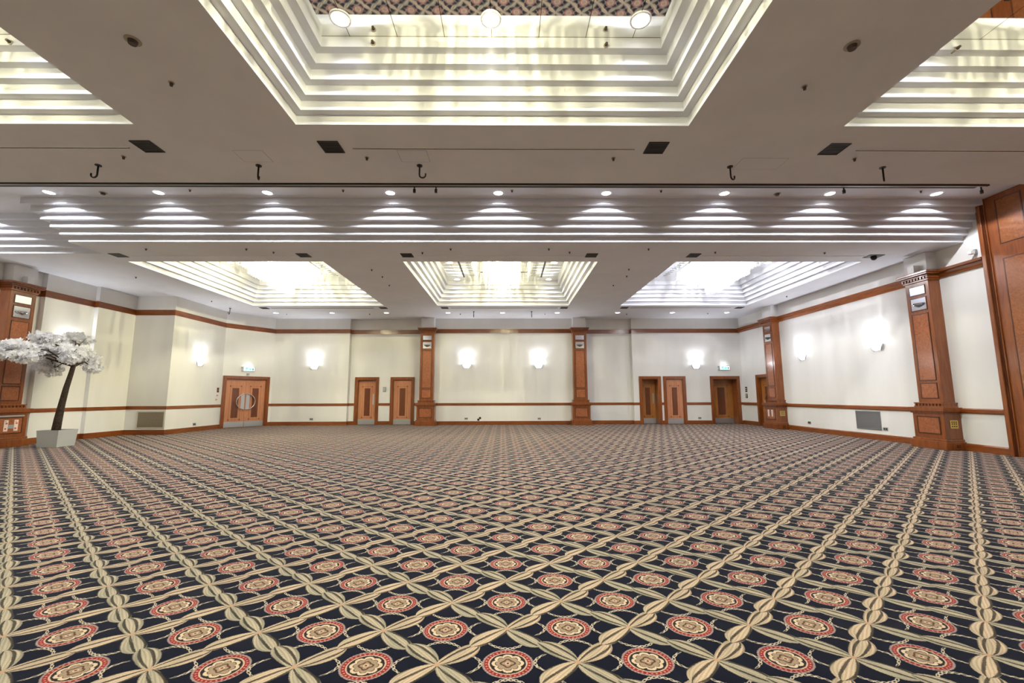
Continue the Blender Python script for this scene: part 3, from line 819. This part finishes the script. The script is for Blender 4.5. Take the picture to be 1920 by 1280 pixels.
SL = [(-11.5, -5.65, 6.07, 'near left', .012), (-2.33, 1.92, 6.07, 'near middle', .012), (5.31, 11.0, 6.09, 'near right', .012),
      (-9.95, -5.6, 11.08, 'left, just beyond the cove', .01), (-2.4, 2.0, 11.08, 'middle, just beyond the cove', .01), (5.2, 9.9, 11.08, 'right, just beyond the cove', .01),
      (-9.98, -5.67, 17.89, 'far left, near the far wall', .05), (-2.42, 2.1, 17.89, 'far middle, near the far wall', .05), (5.21, 9.5, 17.89, 'far right, near the far wall', .05)]
for i, (a, b_, y, lab, h) in enumerate(SL):
    t = empty('ceiling_slot', ((a+b_)/2, y, ZC), label='long thin ceiling air slot, '+lab, cat='air slot', group='linear ceiling slots')
    w = (b_-a)/2; m_ = M['black'] if h < .04 and i < 3 else (M['grille_dark'] if h > .04 else M['grey_plastic'])
    bm = NB(); box(bm, -w, -h, -.004, w, h, 0); link('opening', bm, m_, t)
    bm = NB(); box(bm, -w, -h-.012, -.008, w, -h, 0); box(bm, -w, h, -.008, w, h+.012, 0); link('edge_strip', bm, M['white_plastic'], t)
# hooks
def make_hook():
    t = empty('ceiling_hook', (0, 0, 0)); bm = NB()
    pts = [(0, 0, 0), (0, 0, -.12)]
    for k in range(13):
        a = pi/2 - (k/12)*pi*1.35
        pts.append((.045*cos(a)-.0, 0, -.165+.045*sin(a)))
    pts = [(0, 0, 0), (0, 0, -.13), (.0, 0, -.16)] + [(-.05+.05*cos(a), 0, -.16-.05*sin(a)) for a in [pi*k/10*1.15 for k in range(1, 11)]]
    tube(bm, pts, .013, 8); link('hook', bm, M['hook'], t, smooth=True)
    bm = NB(); cyl(bm, (0, 0), .045, -.012, 0, 16); link('ceiling_rose', bm, M['hook'], t); return t
h0 = make_hook()
HK = [(-6.57, 6.56, 0), (-4.01, 6.56, -1.2), (-1.42, 6.55, pi), (3.62, 6.56, pi+.5), (6.14, 6.58, pi+.8)]
for i, (x, y, a) in enumerate(HK):
    c = h0 if i == 0 else copy_tree(h0); c.location = (x, y, ZC); c.rotation_euler = (0, 0, a)
    tag(c, 'dark curved ceiling hook, %s of five from the left above the partition track' % ORD[i], 'hook', 'near ceiling hooks')
for i, (px, lab) in enumerate(((446, 'above the double doors'), (888, 'left of two near the far middle slot'), (997, 'right of two near the far middle slot'))):
    p = on_z(px, 583 if i else 582, ZC)
    c = copy_tree(h0); c.location = (p.x, 18.7 if i else 17.9, ZC); c.rotation_euler = (0, 0, pi/2); c.scale = (1, 1, 1.25)
    tag(c, 'thin dark hook under the far ceiling '+lab, 'hook', 'far ceiling hooks')
# detectors and sprinklers
def make_det(r, kind):
    t = empty(kind, (0, 0, 0))
    bm = NB(); cyl(bm, (0, 0), r, -.012, 0, 18); cyl(bm, (0, 0), r*.6, -.002, .06, 12); link('base_ring', bm, M['det'], t)
    bm = NB(); cyl(bm, (0, 0), r*.5, -.05, -.012, 14, r*.62); link('sensor_head', bm, M['det_dark'], t); return t
M['det'] = simple('aged_plastic', (.42, .37, .3), .5); M['det_dark'] = simple('dark_sensor', (.08, .06, .05), .5)
det_big = make_det(.075, 'smoke_detector'); det_small = make_det(.032, 'ceiling_sprinkler')
DT = [(det_big, -3.91, 4.1, ZC, 'smoke detector on the near ceiling left of the middle coffer'), (det_big, 3.67, 4.12, ZC, 'smoke detector on the near ceiling right of the middle coffer'),
      (det_big, -9.03, 9.2, ZT, 'smoke detector between the first and second cove downlights'), (det_big, 6.1, 9.19, ZT, 'smoke detector between the seventh and eighth cove downlights'),
      (det_small, -3.98, 4.71, ZC, 'sprinkler head on the near ceiling left of the middle coffer'), (det_small, 3.58, 4.73, ZC, 'sprinkler head on the near ceiling right of the middle coffer')]
for px, py, lab in ((232, 293, 'under the near left slot'), (688, 295, 'under the left end of the near middle slot'), (1150, 296, 'under the right end of the near middle slot'), (1602, 297, 'under the near right slot')):
    p = on_z(px, py, ZC); DT.append((det_small, p.x, p.y, ZC, 'sprinkler head on the near ceiling '+lab))
for k, px in enumerate((368, 649, 960, 1235, 1716)):
    p = on_z(px, 363, ZT); DT.append((det_small, p.x, 9.05, ZT, 'sprinkler head above the cove, %s from the left' % ORD[k]))
for k, (px, py) in enumerate(((274, 466), (462, 466), (845, 466), (1029, 466), (1216, 466), (1546, 473), (697, 505), (717, 518), (730, 534), (1179, 504), (1175, 517), (1150, 534), (255, 519), (397, 564), (1475, 555), (538, 588), (693, 588), (863, 588), (1022, 588), (1175, 588), (1327, 587), (792, 473), (1068, 472), (513, 472), (1341, 472))):
    p = on_z(px, py, ZC); DT.append((det_small, p.x, p.y, ZC, 'small sprinkler head on the far ceiling, %s' % ('in the row just beyond the cove' if py < 475 else 'beside the far wall downlights' if py > 585 else 'on the soffit around the coffers')))
seen = {}
for d, x, y, z, lab in DT:
    c = d if id(d) not in seen else copy_tree(d); seen[id(d)] = 1
    c.location = (x, y, z+.004); tag(c, lab, 'detector' if d is det_big else 'sprinkler', 'smoke detectors' if d is det_big else ('far ceiling sprinklers, '+lab[44:] if lab.startswith('small') else 'near sprinklers'))
# detectors on the last riser of the near coffers
for px, py, lab in ((700, 82, 'left of two on the top riser of the near middle coffer'), (1136, 86, 'right of two on the top riser of the near middle coffer'), (20, 80, 'on the top riser of the near left coffer'), (1793, 92, 'on the top riser of the near right coffer')):
    p = on_y(px, py, 5.5-IN); p.z = min(p.z, ZC+6*RISE-.06)
    c = copy_tree(det_small); c.location = p; c.rotation_euler = (-pi/2, 0, 0); tag(c, 'small round sensor '+lab, 'sensor', 'coffer riser sensors'); c.name = 'riser_sensor'
# access panels
for px, py, lab in ((475, 293, 'left of the third hook'), (776, 293, 'behind the third hook'), (1425, 307, 'right of the fourth hook')):
    p = on_z(px, py, ZC); t = empty('access_panel', (p.x, p.y, ZC+.001), label='faint square access panel in the near ceiling '+lab, cat='access panel', group='ceiling access panels')
    bm = NB(); w = .22 if px < 1000 else .36
    box(bm, -w, -.16, -.003, w, .16, .04); link('panel', bm, M['ceiling'], t)
    bm = NB()
    for bx in ((-w-.006, -.166, -w, .166), (w, -.166, w+.006, .166), (-w, .16, w, .166), (-w, -.166, w, -.16)): box(bm, bx[0], bx[1], -.002, bx[2], bx[3], 0)
    link('shadow_gap', bm, M['grey_plastic'], t)
# dome camera
p = on_z(1638, 480, ZC); t = empty('dome_camera', (p.x, p.y, ZC), label='black dome camera on a dark plate under the ceiling right of the right coffer', cat='camera')
bm = NB(); box(bm, -.2, -.13, -.012, .2, .13, 0); link('mount_plate', bm, M['black'], t)
bm = NB(); bmesh.ops.create_uvsphere(bm, u_segments=16, v_segments=10, radius=.07, matrix=Matrix.Translation((0, 0, -.045))); link('dome', bm, M['black'], t, smooth=True)

# ---------------------------------------------------------------- exit signs
def exit_sign(loc, rz, label):
    t = empty('exit_sign', loc, rz, label=label, cat='exit sign')
    bm = NB(); box(bm, -.29, -.05, -.09, .29, 0, .11, bev=.01); link('housing', bm, M['steel'], t)
    f = link('sign_face', (lambda b: (box(b, -.2, -.056, -.075, .25, -.049, .09), b)[1])(NB()), M['white_sign'], t)
    bm = NB(); box(bm, -.13, -.059, -.06, .13, -.055, .075); link('green_field', bm, M['green_sign'], f)
    bm = NB()   # running figure, arrow and doorway
    cyl(bm, (0, 0), .014, -.002, .002, 10); bmesh.ops.rotate(bm, verts=bm.verts, matrix=Matrix.Rotation(pi/2, 3, 'X')); bmesh.ops.translate(bm, verts=bm.verts, vec=(.0, -.061, .055))
    for a, b_ in (((0, .04), (-.012, 0)), ((-.012, 0), (.02, -.025)), ((.02, -.025), (.012, -.05)), ((-.012, 0), (-.04, -.035)), ((0, .03), (.028, .012)), ((0, .03), (-.03, .02))):
        tube(bm, [(a[0], -.061, a[1]), (b_[0], -.061, b_[1])], .0055, 6)
    for bx in ((-.1, -.012, -.055, .002), (.06, -.05, .064, .06), (.105, -.05, .109, .06), (.06, .056, .109, .06)): box(bm, bx[0], -.0615, bx[1], bx[2], -.0585, bx[3])
    tube(bm, [(-.075, -.061, .02), (-.055, -.061, -.005), (-.075, -.061, -.03)], .005, 6)
    link('running_figure', bm, M['white_sign'], f)
    bm = NB(); box(bm, .16, -.059, -.05, .21, -.055, .06); box(bm, .15, -.059, -.07, .22, -.055, -.06); link('dark_mark', bm, M['dark_sign'], f)
    n = Vector((sin(rz), -cos(rz), 0))
    light('sign_glow', 'POINT', Vector(loc)+n*.08+Vector((0, 0, .14)), 1.2, (.9, 1, .97), .04)
ce = ddc
nd = Vector((sin(rzd), -cos(rzd)))
exit_sign((ce.x+nd.x*0+.0, ce.y, 2.56), rzd, 'lit green exit sign above the double doors')
exit_sign(on_y(1357, 690, YB), 0, 'lit green exit sign above the wide deep set door on the right')
t = empty('door_sensor', (ce.x, ce.y, 2.33), rzd, label='small grey sensor between the left exit sign and the double doors', cat='sensor')
bm = NB(); box(bm, -.05, -.06, -.04, .05, 0, .05, bev=.008); link('sensor_body', bm, M['grey_plastic'], t)

# wall plates, call points, sockets
plate('wall_plate', on_y(721, 730, YR), 0, .15, .24, M['grey_plastic'], 'grey rectangular wall plate between the two left small doors', 'wall plate', None, ('inset', M['steel'], [(-.05, -.09, .05, .09)]))
for k, (px, py, h) in enumerate(((408.5, 731, .2), (407, 741, .08), (405, 749, .1))):
    p = on_x(px, py, -12.28); p.y = min(p.y, 18.5)
    plate('wall_notice', p, pi/2, .12, h, M['wood_dark'] if k == 0 else M['pink_plate'], '%s small plate on the left wall beside the double doors' % ('topmost dark framed', 'middle pale', 'lowest pale')[k], 'wall plate', None, ('red_mark', M['red'], [(-.03, -.02, .03, .02)]))
for k, (py, h) in enumerate(((730, .24), (742, .2))):
    p = on_x(1391.5, py, XR); p.y = 20.15
    plate('wall_notice', p, -pi/2, .16, h, M['black'], '%s dark notice plate by the corner right of the wide deep set door' % ('upper', 'lower')[k], 'wall plate', None, ('print', M['pink_plate'], [(-.05, -.06, .05, -.03), (-.05, .02, .05, .06)]))
SK = [(on_y(584, 785.5, YB), 0, 'below the far left sconce'), (on_y(874, 784.5, YB), 0, 'below the left middle sconce'), (on_y(900, 783.5, YB), 0, 'right of the socket below the left middle sconce, upper'), (on_y(897, 786.5, YB), 0, 'right of the socket below the left middle sconce, lower'),
      (on_y(1011, 784.5, YB), 0, 'below the right middle sconce'), (on_y(1312, 783.5, YB), 0, 'between the right pair of doors and the wide door'),
      (on_x(1518, 792, XR), -pi/2, 'on the right wall below the farther sconce'), (on_x(1661, 804, XR), -pi/2, 'on the right wall beside the grey grille'),
      (on_x(364, 795, -12.28), pi/2, 'on the left wall before the double doors'), (on_x(238, 801, -13.72), pi/2, 'on the left wall beside the corner grille')]
for p, rz, lab in SK:
    sm = 'upper' in lab or 'lower' in lab or 'corner' in lab
    plate('wall_socket', p, rz, .1 if sm else .16, .1, M['steel'] if not sm else M['black'], '%s wall socket %s' % ('small dark' if sm else 'double metal', lab), 'wall socket', 'low wall sockets', ('outlet', M['black'], [(-.055, -.02, -.015, .025), (.015, -.02, .055, .025)] if not sm else [(-.03, -.03, .03, .03)]))
# air grilles
def air_grille(loc, rz, w, h, m, label):
    t = empty('air_grille', loc, rz, label=label, cat='air grille')
    bm = NB(); f = .04
    for bx in ((-w/2, -h/2, -w/2+f, h/2), (w/2-f, -h/2, w/2, h/2), (-w/2+f, -h/2, w/2-f, -h/2+f), (-w/2+f, h/2-f, w/2-f, h/2)): box(bm, bx[0], -.02, bx[1], bx[2], 0, bx[3], bev=.003)
    link('frame', bm, M['gframe'] if 'left' in label else M['mesh_grille'], t)
    bm = NB(); box(bm, -w/2+f, -.012, -h/2+f, w/2-f, 0, h/2-f); link('mesh_panel', bm, m, t)
    bm = NB()
    k = -h/2+f+.02
    while k < h/2-f: box(bm, -w/2+f, -.016, k, w/2-f, -.010, k+.006); k += .035
    link('louvres', bm, m, t)
M['gframe'] = simple('painted_frame', (.55, .53, .5), .5)
a = on_y(256, 785, 15.75); b_ = on_y(309, 785, 15.75)
air_grille(((a.x+b_.x)/2, 15.75, .53), 0, b_.x-a.x, .62, M['mesh_grille_warm'], 'bronze mesh air grille low on the left wall corner face')
a = on_x(1606, 786, XR); b_ = on_x(1652, 788, XR)
air_grille((XR, (a.y+b_.y)/2, .57), -pi/2, a.y-b_.y, .56, M['mesh_grille'], 'grey mesh air grille low on the right wall below the sconces')

# ---------------------------------------------------------------- blossom tree
TX, TY = -12.47, 12.25
t = empty('blossom_tree', (TX, TY, 0), label='artificial white blossom tree with leaning dark trunk in a square grey planter', cat='tree')
bm = NB()
def frust(z0, z1, a, b_, inv=False):
    lo = [bm.verts.new((a*sx, a*sy, z0)) for sx, sy in ((-1, -1), (1, -1), (1, 1), (-1, 1))]; hi = [bm.verts.new((b_*sx, b_*sy, z1)) for sx, sy in ((-1, -1), (1, -1), (1, 1), (-1, 1))]
    return lo, hi
lo, hi = frust(0, .45, .255, .285)
for i in range(4): bm.faces.new((lo[i], lo[(i+1) % 4], hi[(i+1) % 4], hi[i]))
bm.faces.new(lo[::-1])
_, h2 = frust(0, .45, .2, .25); l3, _ = frust(.38, .4, .245, .2)
for i in range(4):
    bm.faces.new((hi[i], hi[(i+1) % 4], h2[(i+1) % 4], h2[i])); bm.faces.new((h2[i], h2[(i+1) % 4], l3[(i+1) % 4], l3[i]))
bm.faces.new(l3)
pl = link('planter', bm, M['pot'], t); pl.rotation_euler = (0, 0, rad(2))
tp = [Vector((-.06, 0, .38)), Vector((-.03, 0, .75)), Vector((.01, 0, 1.15)), Vector((.08, 0, 1.6)), Vector((.16, 0, 2.0)), Vector((.22, 0, 2.3))]
bm = NB(); tube(bm, [tuple(p) for p in tp], [.1, .085, .076, .066, .058, .045], 14)
for v in bm.verts: v.co += Vector((random.uniform(-1, 1), random.uniform(-1, 1), 0))*.006
link('trunk', bm, M['bark'], t, smooth=True)
top = tp[-1]
# blossom masses: centre px and depth, radii
def tw(px, py, Y): p = on_y(px, py, Y); return p-Vector((TX, TY, 0))
CL = [(tw(12, 655, 11.2), .42, .3, .22), (tw(-22, 662, 11.1), .4, .3, .22), (tw(34, 648, 11.3), .35, .3, .16), (tw(40, 668, 11.2), .32, .3, .17), (tw(60, 665, 11.5), .28, .3, .16), (tw(78, 632, 11.9), .22, .3, .17), (tw(98, 640, 12.1), .33, .35, .2),
      (tw(90, 655, 12), .38, .4, .2), (tw(112, 650, 12.3), .3, .3, .16), (tw(84, 680, 12.3), .22, .3, .3), (tw(100, 692, 12.5), .2, .25, .22), (tw(104, 670, 12.4), .28, .3, .2),
      (tw(136, 662, 12.1), .26, .3, .24), (tw(132, 672, 12.0), .2, .25, .14), (tw(142, 634, 12.8), .25, .3, .2), (tw(152, 638, 12.9), .28, .3, .14), (tw(158, 663, 13.0), .25, .3, .16), (tw(167, 676, 13.0), .24, .3, .22), (tw(174, 690, 13.0), .17, .25, .14)]
bm = NB()
for (c, rx, ry, rz_) in CL:
    m_ = (top+c)/2+Vector((0, 0, .12))
    tube(bm, [tuple(top-Vector((0, 0, .1))), tuple(m_), tuple(c)], [.03, .018, .008], 6)
    for k in range(6):
        e = c+Vector((random.uniform(-1, 1)*rx, random.uniform(-1, 1)*ry, random.uniform(-1, 1)*rz_))*.9
        tube(bm, [tuple(m_.lerp(c, random.uniform(.3, 1))), tuple(e)], [.009, .004], 5)
link('branches', bm, M['bark'], t, smooth=True)
bm = NB()
def flower(c, s):
    n = Vector((random.gauss(0, 1), random.gauss(0, 1)-.6, random.gauss(0, 1)+.2)).normalized(); u = n.orthogonal().normalized(); w = n.cross(u); a0 = random.uniform(0, 6.28)
    o = bm.verts.new(c)
    for k in range(5):
        a = a0+k*2*pi/5
        d = u*cos(a)+w*sin(a); e = u*cos(a+.55)+w*sin(a+.55); f = u*cos(a-.55)+w*sin(a-.55)
        lift = n*s*random.uniform(.15, .6)
        bm.faces.new((o, bm.verts.new(c+f*s*.65+lift*.5), bm.verts.new(c+d*s+lift), bm.verts.new(c+e*s*.65+lift*.5)))
for (c, rx, ry, rz_) in CL:
    vol = rx*ry*rz_
    for k in range(int(70+vol*4200)):
        v = Vector((random.gauss(0, 1), random.gauss(0, 1), random.gauss(0, 1))).normalized()*random.uniform(.35, 1.05)**.6
        flower(c+Vector((v.x*rx, v.y*ry, v.z*rz_)), random.uniform(.045, .08))
bl = link('blossom', bm, M['blossom'], t); bl['kind'] = 'stuff'

# ---------------------------------------------------------------- fill and output look
w = bpy.data.worlds.new('world'); S.world = w; w.use_nodes = True
w.node_tree.nodes['Background'].inputs[0].default_value = (.8, .82, .9, 1); w.node_tree.nodes['Background'].inputs[1].default_value = 0.0
S.view_settings.view_transform = 'Standard'; S.view_settings.look = 'None'; S.view_settings.gamma = 1; S.view_settings.use_curve_mapping = False
S.view_settings.exposure = 0.65
